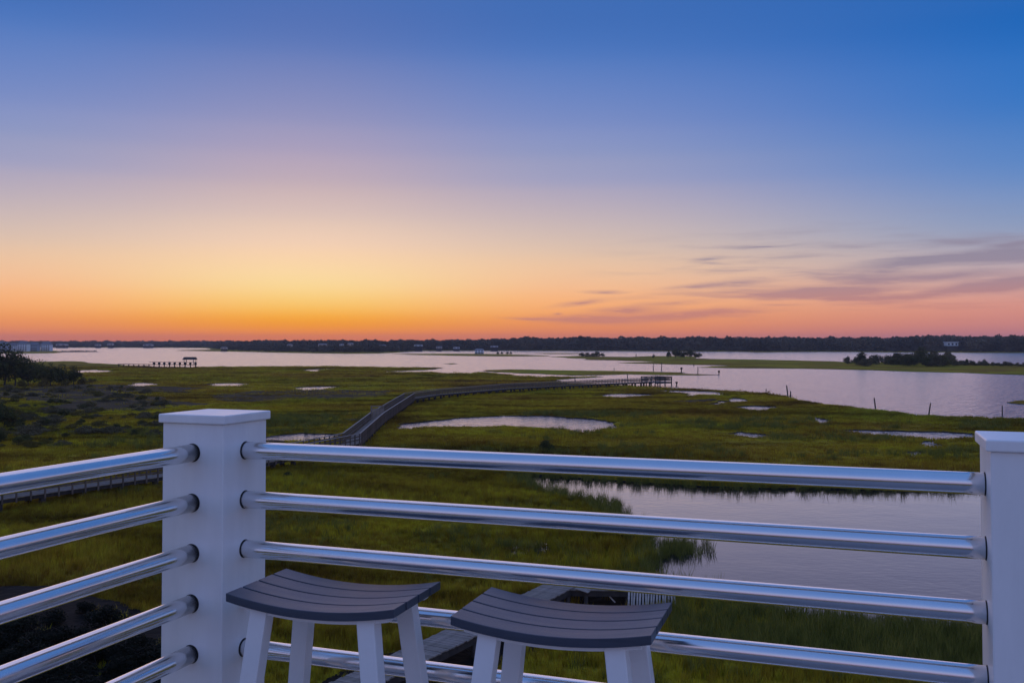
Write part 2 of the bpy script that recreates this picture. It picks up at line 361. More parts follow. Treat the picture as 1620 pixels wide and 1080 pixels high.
shore = [(-60,-40),(-60,20)]
shore_px = [(-420,576),(-200,574),(30,573),(60,571.4),(100,570.2),(130,571),(160,574),(200,577),(250,579.6),(300,580),(350,579.4),(400,579),(470,579),(520,578.2),(600,580),(660,580.6),(696,581.2),(690,582.4),
 (640,585),(584,587.2),(634,588),(682,588),(708,589.6),(745,589.6),(760,588),(782,589.4),(810,592),(825,594),(860,595),(905,595.2),(945,594),(955,594.3),(915,596.2),(895,597.6),(874,599.6),(880,602.2),(890,604.2),
 (915,605.4),(950,606.5),(1000,609),(1054,611.6),(1064,612.8),(1120,615),(1157,616.7),(1212,620.4),(1243,625),(1256,632),(1293,636),(1330,640.4),(1385,646),(1428,652),(1453,655),(1490,657),(1552,658.4),(1620,661.4),(1800,668),(2150,682)]
main = P2(lower(shore_px)) + [Vector((230,60)), Vector((200,-60)), Vector((-200,-60)), Vector((-330,100))]
main = fractal(main, .10, 1)
islands_px = {
 'A': [(768,585),(809,584),(860,584.8),(933,586),(990,586.7),(1044,588),(1077,588.6),(1084,589.2),(1070,590),(1085,590.8),(1110,591.6),(1137,592.3),(1105,593),(1049,592.6),(990,591.4),(952,592.6),(905,593.4),(880,592.2),(860,591),(822,590),(790,588.2)],
 'C': [(869,564),(915,562.8),(952,563.8),(999,564.4),(1026,563),(1070,563),(1110,564),(1123,567.5),(1200,568.5),(1320,571.3),(1345,572.6),(1400,572.6),(1500,573.5),(1620,576),(1900,582),(2000,596),(1900,602),(1620,592.6),(1521,589),(1398,585.8),(1274,582.7),(1160,582),(1106,580.7),(1125,578.8),(1160,578.2),(1128,577.2),(1075,576.2),(1017,574.8),(978,573.6),(1010,572.7),(1045,572),(1017,571),(971,569.6),(925,568.7),(928,567),(890,565)],
 'D': [(620,559.6),(700,559.2),(760,559.4),(800,560.2),(830,561),(866,563),(800,563.4),(760,563),(690,561.7)],
 'E': [(-260,551),(0,551),(80,551.6),(92,554.6),(98,557.6),(60,558.7),(0,558.8),(-260,560)],
 'F': [(846,558.6),(880,558.3),(930,558.8),(900,559.6),(860,559.5)],
 'H': [(1593,635.6),(1605,633.6),(1640,631),(1900,628),(1900,642),(1640,639),(1610,638)],
 'J': [(96,555.7),(120,555.4),(150,555.8),(154,556.4),(120,556.8),(96,556.9)],
 'K': [(702,575.0),(716,574.4),(724,575),(714,575.8)],
}
far_px = [(-900,549.5),(90,549.5),(180,549.7),(276,549.8),(330,550.5),(337,552.6),(276,554.4),(330,555.4),(400,556.4),(500,558.6),(560,559.2),(600,558.8),(632,557.2),(660,554.9),(760,554.6),(860,554.8),(960,555),(1160,556),(1200,557),(1300,556.2),(1354,556.4),(1400,557),(1620,558),(2600,560)]
far_land = P2(far_px) + [Vector((4900,2500)), Vector((4900,3900)), Vector((-4900,3900)), Vector((-4900,2500))]
ponds_px = {
 1: [(624,671),(659,667.6),(708,662.5),(755,658.4),(800,656.4),(859,656.6),(898,660),(933,661.5),(957,664.4),(977,667.6),(981,670),(962,674),(933,678),(923,680.5),(913,679),(898,675.5),(866,673.6),(834,671),(797,669.4),(745,670.2),(696,670),(676,670.8),(647,673),(627,672.8)],
 2: [(385,693),(420,690),(444,686.4),(474,683.8),(518,685),(548,685.6),(523,688.8),(474,692.2),(420,694.6),(392,695.6)],
 3: [(316,607.4),(340,605.8),(375,605.4),(405,606.8),(375,608.3),(340,608.4)],
 4: [(190,607),(205,605.2),(230,604.8),(252,606),(225,608)],
 5: [(108,587),(130,585.2),(160,584.0),(185,586.2),(160,587.5),(125,588)],
 6: [(468,585.2),(500,583.4),(535,582.2),(520,585.2),(490,586.2)],
 7: [(459,613),(480,611.4),(536,610.3),(520,612.6),(480,614.6)],
 8: [(924,623),(967,621.6),(1049,624.2),(989,625.2)],
 9: [(1040,617),(1081,617.2),(1130,619.0),(1162,621.7),(1155,624),(1118,622),(1081,619.4)],
 10: [(1082,623.8),(1098,622.3),(1114,624.4),(1098,625)],
 11: [(1116,635.3),(1138,633.6),(1160,635),(1140,636.7)],
 12: [(1146,630),(1166,628.8),(1176,632),(1160,631.8)],
 13: [(1156,643),(1197,641.2),(1234,642.6),(1197,645.2)],
 14: [(1270,658.2),(1287,658.6),(1312,664.8),(1299,665.8),(1285,661.6)],
 15: [(1151,680),(1173,681.4),(1219,686.8),(1188,687.2)],
 16: [(1300,678),(1376,679.4),(1413,680.3),(1490,681.6),(1548,685),(1506,688.4),(1475,689.2),(1413,684.6),(1361,681)],
 17: [(1458,697.5),(1478,695.2),(1499,697.5),(1475,702.2)],
 18: [(1437,713),(1453,711.6),(1470,714.5),(1453,717.2)],
 20: [(797,872),(815,868),(833,872),(832,880),(810,881)],
 21: [(843,864),(854,859),(867,866),(864,878),(848,875)],
}
big_pond_px = [(822,748.4),(870,751),(955,757),(1052,763.5),(1171,769),(1268,770),(1342,771),(1450,770),(1560,768),(1750,772),(2050,790),(2080,990),(1800,1020),(1560,1002),(1400,993),(1300,986),(1186,966),(1100,941),(1040,917),(1012,900),(1012,886),(1036,871),(1024,852),(994,830),(978,811),(961,793),(916,779),(870,769),(836,763),(830,757)]
ponds = {k: fractal(P2(lower(v, .42, True)), .14, k+10, .25) for k, v in ponds_px.items()}
cut = next(i for i, p in enumerate(big_pond_px) if p == (1012,900))
big_pond_px = big_pond_px[:cut] + lower(big_pond_px[cut:], .42)
ponds[0] = fractal(P2(big_pond_px), .13, 3, .3)
PUDDLES = [fractal(P2(ponds_px[k]), .2, k) for k in (20, 21)]
for k in (20, 21): del ponds[k]
def land(name, outline, holes, mat, z=0.0, depth=.55, spread=.35, interior=None):
    rings = [outline] + holes; verts = []; edges = []
    for ring in rings:
        n0 = len(verts); verts += ring; n = len(ring); edges += [(n0+i, n0+(i+1) % n) for i in range(n)]
    if interior is not None: verts = verts + interior
    v, e, f, _, _, _ = delaunay_2d_cdt(verts, edges, [], 0, 1e-5)
    V = np.array([(p.x, p.y) for p in v]); F = np.array([t for t in f if len(t) == 3])
    c = V[F].mean(axis=1); keep = inside(outline, c[:,0], c[:,1])
    for h in holes: keep &= ~inside(h, c[:,0], c[:,1])
    F = F[keep]
    Z = np.full(len(V), z)
    if interior is not None:
        for i in range(len(V)): Z[i] += .10*mnoise.noise((V[i,0]*.05, V[i,1]*.05, 1.3))
    vv = [(V[i,0], V[i,1], Z[i]) for i in range(len(V))]; ff = [tuple(t) for t in F]
    # peat banks down to the water
    nb0 = len(ff)
    cnt = {}
    for t in F:
        for a, b in ((t[0],t[1]),(t[1],t[2]),(t[2],t[0])):
            cnt[(a,b)] = cnt.get((a,b), 0)+1
    low = {}
    for (a,b) in list(cnt):
        if (b,a) in cnt: continue
        for q in (a,b):
            if q not in low: low[q] = len(vv); vv.append((V[q,0], V[q,1], z-depth))
        ff.append((b,a,low[a],low[b]))
    me = bpy.data.meshes.new(name); me.from_pydata(vv, [], ff); me.materials.append(mat); me.materials.append(M['bank'])
    mi = np.zeros(len(ff), np.int32); mi[nb0:] = 1; me.polygons.foreach_set('material_index', mi); me.update()
    o = link(name, me); tag(o, kind='structure'); return o
pts = []
for r in np.geomspace(18, 420, 70):
    for a in np.arange(-44, 44.1, 2.0):
        t = math.radians(a+random.uniform(-.8,.8)); rr = r*random.uniform(.98,1.02); pts.append(Vector((rr*math.sin(t), rr*math.cos(t))))
ix = np.array(pts); ok = inside(main, ix[:,0], ix[:,1])
for h in ponds.values(): ok &= ~inside(h, ix[:,0], ix[:,1])
land('marsh_ground', main, list(ponds.values()), M['marsh'], interior=[p for p, k in zip(pts, ok) if k])
ISL = {k: fractal(P2(v), .10, ord(k), .5) for k, v in islands_px.items()}
for k, v in ISL.items(): land('marsh_island', v, [], M['marsh'] if k not in 'J' else M['bank'], z=-.02)
land('far_shore', fractal(far_land, .05, 5, 3.0), [], M['marsh'], z=.02)
w = MB(); w.add([(-5000,-400,-.12),(5000,-400,-.12),(5000,4000,-.12),(-5000,4000,-.12)], [(0,1,2,3)])
tag(w.build('bay_water', M['bay']), kind='structure')
pw = fractal(P2(big_pond_px), .0, 3, .3); c0 = Vector((18,52))
w = MB(); w.add([(-6,26,-.11),(150,26,-.11),(150,86,-.11),(-6,86,-.11)], [(0,1,2,3)]); tag(w.build('pond_water', M['pond']), kind='structure')
# bare wrack and mud flats lying on the meadow
mud_px = [[(330,626),(400,619),(520,617),(600,619),(640,618),(622,627),(560,631),(480,633),(400,636),(330,633)],
          [(-120,624),(0,617),(60,612),(140,608),(210,611),(260,612),(330,614),(300,621),(210,620),(120,625),(40,630)],
          [(60,628),(170,622),(250,628),(300,634),(230,640),(120,640)],
          [(200,634),(300,637),(330,641),(260,648),(150,652),(60,648),(100,640)],
          [(545,665),(575,662.5),(590,664),(560,667.5)],[(1090,634),(1130,632),(1100,637),(1060,636)],[(380,700),(430,698),(470,704),(400,712)]]
MUD = [fractal(P2(p), .16, 40+i, .3) for i, p in enumerate(mud_px)]
for i, p in enumerate(MUD): land('mud_flat', p, [], M['mud'], z=.14+i*.006, depth=.3)
for i, p in enumerate(PUDDLES): land('puddle', p, [], M['pond'], z=.16, depth=.2)
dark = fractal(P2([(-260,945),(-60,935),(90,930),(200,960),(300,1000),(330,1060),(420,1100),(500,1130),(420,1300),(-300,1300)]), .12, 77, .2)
land('shaded_mud', dark, [], M['mudshade'], z=.13, depth=.3)  # near-black sheet painting the shade on the ground by the house
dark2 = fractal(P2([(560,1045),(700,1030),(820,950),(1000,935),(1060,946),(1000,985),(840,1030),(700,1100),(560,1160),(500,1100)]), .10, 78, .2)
land('shaded_mud', dark2, [], M['mudshade'], z=.135, depth=.3)  # second near-black sheet, painted shade round the dock

# ------------------------------------------------------------------ balcony
TH = 0.3504; D1 = Vector((math.cos(TH), -math.sin(TH), 0)); D2 = Vector((math.sin(TH), math.cos(TH), 0)); UP = Vector((0,0,1))
CORNER = Vector((-0.8294, 2.802, 0)); PW = 0.2129; SPAN = 1.9892; STEP = 0.145; RAIL_Z = CAMZ-0.3232; CAP_Z = CAMZ-0.2127; RAD = 0.0255
DECK_Z = CAMZ-1.36
def oriented(o, origin): o.location = origin; o.rotation_euler = (0,0,-TH); return o
def rounded_slab(w, d, z0, z1, b):
    m = MB(); return m.box(0,w,0,d,z0,z1)
railing = empty('balcony_railing', (CORNER.x, CORNER.y, DECK_Z), -TH)
tag(railing, 'white corner railing with square capped posts and round polished metal rails', 'railing')
# local frame of the railing: x along D1, y along D2, z above the deck
def post_at(x):
    h = CAP_Z-.0263-DECK_Z
    p = MB().box(x-PW, x, 0, PW, 0, h).build('post', M['paint'], None, bevel=.003); p.parent = railing
    o_ = .0096
    c = MB().box(x-PW-o_, x+o_, -o_, PW+o_, h+.0005, h+.0263).build('post_cap', M['paint'], None, bevel=.0035); c.parent = p
    return p
main_post = post_at(0); end_post = post_at(SPAN+PW)
wall_post = MB().box(-PW, 0, -2.75, -2.75+PW, 0, CAP_Z-.0263-DECK_Z).build('post', M['paint'], None, bevel=.003); wall_post.parent = railing
def pipe_mesh(n, length):
    m = MB(); k = 40; V = []; F = []; rings = 24
    for j in range(rings+1):
        x = length*j/rings
        for i in range(k):
            t = 2*math.pi*i/k; V.append((x, RAD*math.cos(t), RAD*math.sin(t)))
    for j in range(rings):
        for i in range(k): F.append((j*k+i, j*k+(i+1)%k, (j+1)*k+(i+1)%k, (j+1)*k+i))
    F.append(tuple(range(k-1,-1,-1))); F.append(tuple(range(rings*k, rings*k+k))); m.add(V, F)
    me = m.mesh(n); me.materials.append(M['pipe']); me.shade_smooth()
    for p in me.polygons:
        if len(p.vertices) > 4: p.use_smooth = False
    return me
front_pipe = pipe_mesh('rail', SPAN+.08); side_pipe = pipe_mesh('rail', 2.56)
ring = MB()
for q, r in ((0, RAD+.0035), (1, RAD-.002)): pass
ring.tube((0,0,0), (.002,0,0), RAD+.0014, 40)  # black ring stands in for the dark gap round each rail
ring_me = ring.mesh('gap_ring'); ring_me.materials.append(M['gap'])
for k in range(7):
    z = RAIL_Z-DECK_Z-k*STEP
    if z < .1: break
    a = link('rail', front_pipe, railing, (-.04, PW/2, z))
    g = link('gap_ring', ring_me, a, (.04-.0015, 0, 0)); g2 = link('gap_ring', ring_me, a, (SPAN+.04-.0015, 0, 0))
    b = link('rail', side_pipe, railing, (-PW/2, -2.55, z)); b.rotation_euler = (0,0,math.pi/2)
    g = link('gap_ring', ring_me, b, (2.55-.0015, 0, 0))
# deck floor of the balcony with its boards, carried on piles
deck = empty('balcony_deck', (CORNER.x, CORNER.y, DECK_Z), -TH); tag(deck, kind='structure')
bm = MB().box(-.30, 4.3, 0, .138, -.03, 0).mesh('deck_board'); bm.materials.append(M['deck'])
for i in range(24):
    link('deck_board', bm, deck, (0, .30-.138-i*.143, -.002))
MB().box(-.28, 4.28, -3.15, .26, -.28, -.034).build('joist_frame', M['wood'], None).parent = deck
for x in (-.2, 4.1):
    for y in (.1, -2.9): MB().box(x-.13, x+.13, y-.13, y+.13, -DECK_Z, -.285).build('pile', M['wood'], None).parent = deck

# ------------------------------------------------------------------ stools
def make_stool():
    root = empty('bar_stool')
    W, Dp, H, SAG, T = .465, .283, CAMZ-.63-DECK_Z, .024, .021
    nseg = 18; n_pl = 4; gap = .0060
    def zc(x): return H - SAG*(1-(2*x/W)**2) if abs(x) <= W/2 else H
    wpl = (Dp-gap*(n_pl-1))/n_pl
    for k in range(n_pl):
        y0 = -Dp/2 + k*(wpl+gap); y1 = y0+wpl; m = MB(); V = []; F = []
        for j in range(nseg+1):
            x = -W/2 + W*j/nseg; z = zc(x)
            V += [(x,y0,z-T),(x,y1,z-T),(x,y1,z),(x,y0,z)]
        for j in range(nseg):
            a = 4*j; b = a+4
            F += [(a,b,b+1,a+1),(a+1,b+1,b+2,a+2),(a+2,b+2,b+3,a+3),(a+3,b+3,b,a)]
        F += [(0,1,2,3), (4*nseg+3,4*nseg+2,4*nseg+1,4*nseg)]
        m.add(V, F); s = m.build('seat_slat', M['seat'], None, bevel=.0016); s.parent = root
    # curved white bearers under the slats, front and back
    for sy in (-1, 1):
        V = []; F = []; W2 = W-.05
        for j in range(nseg+1):
            x = -W2/2 + W2*j/nseg; z = zc(x)-T-.0005; y = sy*(Dp/2-.035)
            hh = .013 + .012*(1-(2*x/W2)**2)*0
            V += [(x,y-.014,z-hh),(x,y+.014,z-hh),(x,y+.014,z),(x,y-.014,z)]
        for j in range(nseg):
            a = 4*j; b = a+4; F += [(a,b,b+1,a+1),(a+1,b+1,b+2,a+2),(a+2,b+2,b+3,a+3),(a+3,b+3,b,a)]
        F += [(0,1,2,3), (4*nseg+3,4*nseg+2,4*nseg+1,4*nseg)]
        MB().add(V, F).build('seat_bearer', M['stoolwhite'], None, bevel=.0015).parent = root
    lw, ld = .047, .040
    tops = {}
    for sx in (-1, 1):
        for sy in (-1, 1):
            xt = sx*(W/2-.085); yt = sy*(Dp/2-.036); zt = zc(xt)-T-.0005
            xb = xt+sx*.085; yb = yt+sy*.05
            def sq(x, y, z): return [(x-lw/2,y-ld/2,z),(x+lw/2,y-ld/2,z),(x+lw/2,y+ld/2,z),(x-lw/2,y+ld/2,z)]
            top = [(p[0], p[1], zc(p[0])-T-.001) for p in sq(xt, yt, zt)]
            MB().hexa(sq(xb, yb, 0), top).build('leg', M['stoolwhite'], None, bevel=.0025).parent = root
            tops[(sx,sy)] = (xt, yt, zt, xb, yb)
    def on(leg, z):
        xt, yt, zt, xb, yb = tops[leg]; f = 1-z/zt; return Vector((xt+(xb-xt)*f, yt+(yb-yt)*f, z))
    for a, b, z in (((-1,-1),(1,-1),.20),((-1,1),(1,1),.20),((-1,-1),(-1,1),.30),((1,-1),(1,1),.30)):
        MB().bar(on(a,z), on(b,z), .026, .04).build('stretcher', M['stoolwhite'], None, bevel=.002).parent = root
    return root
stool = make_stool()
def seat_centre(corners, z):
    q = [at(x, y, z) for x, y in corners]; c = sum(q, Vector())/4
    d = (q[2]-q[3]) + (q[1]-q[0]); return c, math.atan2(d.y, d.x)
for i, (cs, lab) in enumerate((([(454,897),(695.2,919.6),(624,961),(357,938)], 'slate grey saddle seat bar stool standing beside the capped white corner post'),
                               ([(779.8,927.4),(1062.4,951.3),(1027.4,1002.6),(713.7,972.8)], 'slate grey saddle seat bar stool farther along the rails from the corner post'))):
    c, r = seat_centre(cs, CAMZ-.63)
    s = stool if i == 0 else copy_tree(stool)
    s.location = (c.x, c.y, DECK_Z-.001); s.rotation_euler = (0,0,r)
    tag(s, lab, 'stool', 'bar stools on the balcony')

# ------------------------------------------------------------------ walkways and piers
def along(path, step):
    """points every `step` metres along a polyline with their direction"""
    out = []; carry = 0
    for a, b in zip(path, path[1:]):
        d = b-a; l = d.length; d = d/l; t = carry
        while t < l: out.append((a+d*t, d)); t += step
        carry = t-l
    return out
def offset_path(path, s):
    res = []
    for i, p in enumerate(path):
        d0 = (p-path[i-1]).normalized() if i > 0 else None; d1 = (path[i+1]-p).normalized() if i < len(path)-1 else None
        d = ((d0 or d1)+(d1 or d0)).normalized(); n = Vector((d.y, -d.x, 0)); k = 1/max(.5, n.dot(Vector(((d0 or d1).y, -(d0 or d1).x, 0))))
        res.append(p+n*s*k)
    return res
bw = empty('boardwalk', at(558,695,0).to_3d()); tag(bw, 'long weathered wooden boardwalk with railings winding across the marsh to the water', 'boardwalk')
ZD = .85; HW = .85
def bwbuild(m, name, mat, smooth=False, parent=None):
    o = m.build(name, mat, None, smooth); o.parent = parent or bw; 
    if parent is None: o.matrix_parent_inverse = Matrix.Translation(-bw.location)
    return o
path = [at(x, y, ZD) for x, y in [(-330,842),(-150,812),(0,787),(125,769.5),(250,752),(340,743),(420,729),(480,717.5),(556,701),(597,664.5),(648,630.5),(690,624),(800,614.6),(900,609),(990,605.4),(1030,604)]]
m = MB(); random.seed(3)
for p, d in along(path, .17):
    n = Vector((d.y, -d.x, 0)); z = random.uniform(-.008,.008)
    m.bar(p-n*HW+UP*z, p+n*HW+UP*z, .145, .035)
tag(bwbuild(m, 'deck_planks', M['wood']), kind='stuff')
for s in (-1, 1):
    edge = offset_path(path, s*(HW-.1)); m = MB()
    for a, b in zip(edge, edge[1:]): m.bar(a-UP*.16, b-UP*.16, .06, .22)
    bwbuild(m, 'stringer', M['darkwood'])
    e2 = offset_path(path, s*HW)
    for zz, hh, ww, nm in ((1.0, .045, .16, 'top_rail'), (.70, .12, .04, 'rail_board'), (.38, .12, .04, 'rail_board')):
        m = MB()
        for a, b in zip(e2, e2[1:]): m.bar(a+UP*zz, b+UP*zz, ww, hh)
        bwbuild(m, nm, M['toprail'] if nm == 'top_rail' else M['railwood'])
    post_me = MB().box(-.045,.045,-.045,.045,-.30,1.0).mesh('rail_post'); post_me.materials.append(M['railwood'])
    pil_me = MB().box(-.16,.16,-.16,.16,-1.15,-.28).mesh('piling'); pil_me.materials.append(M['darkwood'])
    for i, (p, d) in enumerate(along(e2, 1.0)):
        q = p + Vector((d.y, -d.x, 0))*s*.06
        o = link('rail_post', post_me, bw); o.matrix_parent_inverse = Matrix.Translation(-bw.location); o.location = q; o.rotation_euler = (0,0,math.atan2(d.y,d.x))
        if i % 3 == 0:
            o = link('piling', pil_me, bw); o.matrix_parent_inverse = Matrix.Translation(-bw.location); o.location = p - Vector((d.y,-d.x,0))*s*.25; o.rotation_euler = (0,0,math.atan2(d.y,d.x))
# gate across the walk
g = at(597,664.5,ZD); gd = (path[9]-path[8]).normalized(); gn = Vector((gd.y,-gd.x,0))
gate = MB()
for s in (-1,1): gate.bar(g+gn*s*(HW-.07)-UP*.1, g+gn*s*(HW-.07)+UP*1.85, .14, .14)
gate.bar(g-gn*HW+UP*1.8, g+gn*HW+UP*1.8, .1, .14); gate_o = bwbuild(gate, 'gate', M['wood'])
for k in range(9):
    s = -.68+1.36*k/8
    o = MB().bar(g+gn*s+UP*.12, g+gn*s+UP*1.55, .11, .03, up=gd).build('gate_slat', M['toprail'], None); o.parent = gate_o
# pier head at the far end
e = path[-1]; ed = (path[-1]-path[-2]).normalized(); en = Vector((ed.y,-ed.x,0))
m = MB(); c = e+ed*1.6
for k in range(40): m.bar(c+ed*(-2.6+k*.15)-en*2.4, c+ed*(-2.6+k*.15)+en*2.4, .14, .04)
ph = bwbuild(m, 'pier_head', M['wood']); tag(ph, kind='stuff')
m = MB()
for a in (-2.6,-.9,.9,3.2):
    for s in (-2.4,2.4):
        q = c+ed*a+en*s; m.bar(q-UP*2.2, q+UP*1.35, .24, .24)
bwbuild(m, 'pier_posts', M['darkwood'])
m = MB()
for zz in (.45,.85,1.22):
    for s in (-2.4,2.4): m.bar(c+ed*-2.6+en*s+UP*zz, c+ed*3.2+en*s+UP*zz, .06, .24)
    m.bar(c+ed*3.2-en*2.4+UP*zz, c+ed*3.2+en*2.4+UP*zz, .06, .24)
bwbuild(m, 'pier_rails', M['railwood'])
m = MB()
for s in (-1.9,1.9): m.bar(c+ed*-2.2+en*s+UP*.45, c+ed*2.8+en*s+UP*.45, .42, .05); m.bar(c+ed*-2.2+en*s*1.1+UP*.85, c+ed*2.8+en*s*1.1+UP*.85, .05, .4)
bwbuild(m, 'bench', M['railwood'])
m = MB()
for s in (-2.45,2.45): m.bar(c+ed*-2.7+en*s-UP*.18, c+ed*3.3+en*s-UP*.18, .08, .34)
bwbuild(m, 'pier_fascia', M['darkwood'])

# dock below the balcony, each plank on its own
dk = empty('dock', (0,36,0)); tag(dk, 'grey plank dock on dark posts running below the stools to the pond', 'dock')
ZP = .9
a0 = at(487,1095,ZP); a1 = at(861.5,923,ZP); dd = (a1-a0).normalized(); dn = Vector((dd.y,-dd.x,0)); DWID = 1.32
a0 = a0-dd*3.0; ln = (a1-a0).length+1.2
pl = MB().box(0,DWID,-.068,.068,-.04,0).mesh('plank'); pl.materials.append(M['wood'])
ang = math.atan2(dn.y, dn.x)
def kid(o, parent=None):
    o.parent = parent or dk; o.matrix_parent_inverse = Matrix.Translation((0,-36,0)); return o
t = 0; random.seed(5)
while t < ln:
    o = kid(link('plank', pl)); p = a0+dd*t+dn*random.uniform(-.03,.03); o.location = (p.x,p.y,ZP+random.uniform(-.006,.006)); o.rotation_euler = (0,random.uniform(-.008,.008),ang+random.uniform(-.012,.012)); t += .148
for s in (.08, DWID-.06):
    kid(MB().bar(a0+dn*s-UP*.17, a0+dd*ln+dn*s-UP*.17, .05, .24).build('stringer', M['darkwood']))
for t in np.arange(.5, ln, 2.4):
    for s in (.16, DWID-.14):
        q = a0+dd*t+dn*s; kid(MB().tube(q-UP*1.4, q-UP*.05, .09, 10).build('piling', M['darkwood'], smooth=True))
    q = a0+dd*t; kid(MB().bar(q+dn*.1-UP*.3, q+dn*(DWID-.1)-UP*.75, .04, .12).build('cross_brace', M['darkwood']))
# head of the dock turning to the right along the water
h0 = at(846,930,ZP); h1 = at(1066,932,ZP); hd = (h1-h0); hd.z = 0; hl_ = hd.length; hd.normalize(); hn = Vector((-hd.y,hd.x,0))
p2 = MB().box(-.068,.068,0,2.3,-.04,0).mesh('plank'); p2.materials.append(M['wood'])
t = 1.5
while t < hl_:
    o = kid(link('plank', p2)); p = h0+hd*t; o.location = (p.x,p.y,ZP-.045+random.uniform(-.005,.005)); o.rotation_euler = (0,0,math.atan2(hd.y,hd.x)+random.uniform(-.01,.01)); t += .147
for s in (.08, 2.2): kid(MB().bar(h0+hn*s-UP*.21, h0+hd*hl_+hn*s-UP*.21, .05, .22).build('stringer', M['darkwood']))
for t in np.arange(.4, hl_, 1.7):
    for s in (.14, 2.15):
        q = h0+hd*t+hn*s; kid(MB().tube(q-UP*1.7, q-UP*.1, .09, 10).build('piling', M['darkwood'], smooth=True))
kid(MB().bar(at(955,933,.75), at(973,952,.25), .05, .05).build('cross_brace', M['whitewood']))
pk = MB().box(-.035,.035,-.012,.012,-.62,-.02).mesh('picket'); pk.materials.append(M['whitewood'])
b0 = at(995,934,ZP-.07); b1 = at(1066,934,ZP-.07)
for k in range(17):
    o = kid(link('picket', pk)); f = k/16; p = b0.lerp(b1, f)-Vector((0,.06,0)); o.location = p; o.rotation_euler = (0, random.uniform(-.09,.09), math.atan2(hd.y,hd.x))
kid(MB().bar(at(911,929,ZP+.02), at(932,936,ZP-.1), .3, .03).build('ramp_board', M['toprail']))

# far fishing pier with a roofed end
fp = empty('fishing_pier', at(300,579.5,0)); tag(fp, 'dark silhouetted pier on short piles with a small roofed shelter at its end', 'pier')
def fkid(m, name, mat, parent=None):
    o = m.build(name, mat); o.parent = parent or fp; o.matrix_parent_inverse = Matrix.Translation(-fp.location); return o
f0 = at(188,578.4,.6); f1 = at(310,579.6,.6); fd = (f1-f0).normalized(); L_ = (f1-f0).length
fkid(MB().bar(f0+UP*.7, f1+UP*.7, 1.6, .22), 'deck', M['darkwood'])
for t in np.arange(0, L_, 2.6):
    q = f0+fd*t; fkid(MB().bar(q-UP*1.4, q+UP*.62, .34, .34), 'piling', M['darkwood'])
    if t > L_*.42: fkid(MB().bar(q+UP*.8, q+UP*1.75, .75, .75), 'rail_post', M['darkwood'])
fkid(MB().bar(f0+fd*L_*.4+UP*1.7, f1+UP*1.7, .12, .16), 'handrail', M['darkwood'])
hc = at(300.5,579.4,.6)
rf = MB(); 
for sx in (-2.0,2.0):
    for sy in (-1.4,1.4): fkid(MB().bar(hc+Vector((sx,sy,.7)), hc+Vector((sx,sy,2.9)), .2, .2), 'shelter_post', M['darkwood'])
rf.hexa([hc+Vector(v) for v in ((-2.6,-2,2.8),(2.6,-2,2.8),(2.6,2,2.8),(-2.6,2,2.8))], [hc+Vector(v) for v in ((-2.2,-.9,3.9),(2.2,-.9,3.9),(2.2,.9,3.9),(-2.2,.9,3.9))])
fkid(rf, 'roof', M['darkwood'])

# ------------------------------------------------------------------ poles in and along the water
def pole(x0, y0, x1, y1, wpx, lab, grp, cap=False):
    """foot pixel (x0, y0) on the water, head pixel (x1, y1)"""
    f = at(x0, y0, -.32); h = at_depth(x1, y1, f.y); r = wpx*f.y/FPX/2
    root = empty('marker_pole', f); tag(root, lab, 'pole', grp)
    o = MB().tube((0,0,-.8), h-f, r*1.05, 8, r*.85).build('shaft', M['darkwood'], None, True); o.parent = root
    d = (h-f)
    if cap: MB().box(d.x-r*1.8, d.x+r*1.8, d.y-.2, d.y+.2, d.z-r*3.4, d.z).build('marker_board', M['darkwood'], None).parent = root
    else: MB().tube(d-UP*.02, d+UP*r*.9, r*.86, 8, r*.2).build('pointed_top', M['darkwood'], None).parent = root
    return root
G1 = 'poles along the near shore'; G2 = 'poles out in the channel'
pole(1247,625,1244.5,610,2.2,'leaning pole at the shore, taller of the pair standing together',G1)
pole(1251,631,1250.6,619,2.2,'upright pole at the shore, shorter of the pair standing together',G1)
pole(1386,646.5,1383,629.6,2.4,'slender pole on the meadow shore leaning toward the boardwalk',G1)
pole(1468,657,1472,638,2.4,'slender pole on the meadow shore leaning away from the boardwalk',G1)
pole(1585.5,659,1585.5,642,2.0,'lone upright pole on the shore across from the small grassy tip',G1)
pole(1212,620.5,1212,615,1.6,'short stub pole on the meadow shore',G1)
for (x, y0, y1, wp, cp) in [(909.5,603,596,1.5,0),(992.4,600.5,592,1.3,0),(1033.5,586.5,576,1.2,0),(1046.5,586.5,573.7,1.3,0),(1104,592,580,1.4,0)]:
    pole(x, y0, x+.2, y1, wp, 'thin dark pole standing in the channel behind the boardwalk', G2)
for (x, y0, y1, wp, cp) in [(1078,590,581,1.8,1),(1137.4,592.8,586,1.7,1),(1070.4,611,603.5,1.8,1)]:
    pole(x, y0, x, y1, wp, 'pole with a small dark board on top near the pier head', G2, True)
for (x, y0, y1, wp, cp) in [(971.5,586,582.4,1.2,0),(1006.3,565,560.6,1.6,0),(1097.6,579.5,576,1.4,0)]:
    pole(x, y0, x, y1, wp, 'stubby far pile in the bay before the wooded shore', G2)

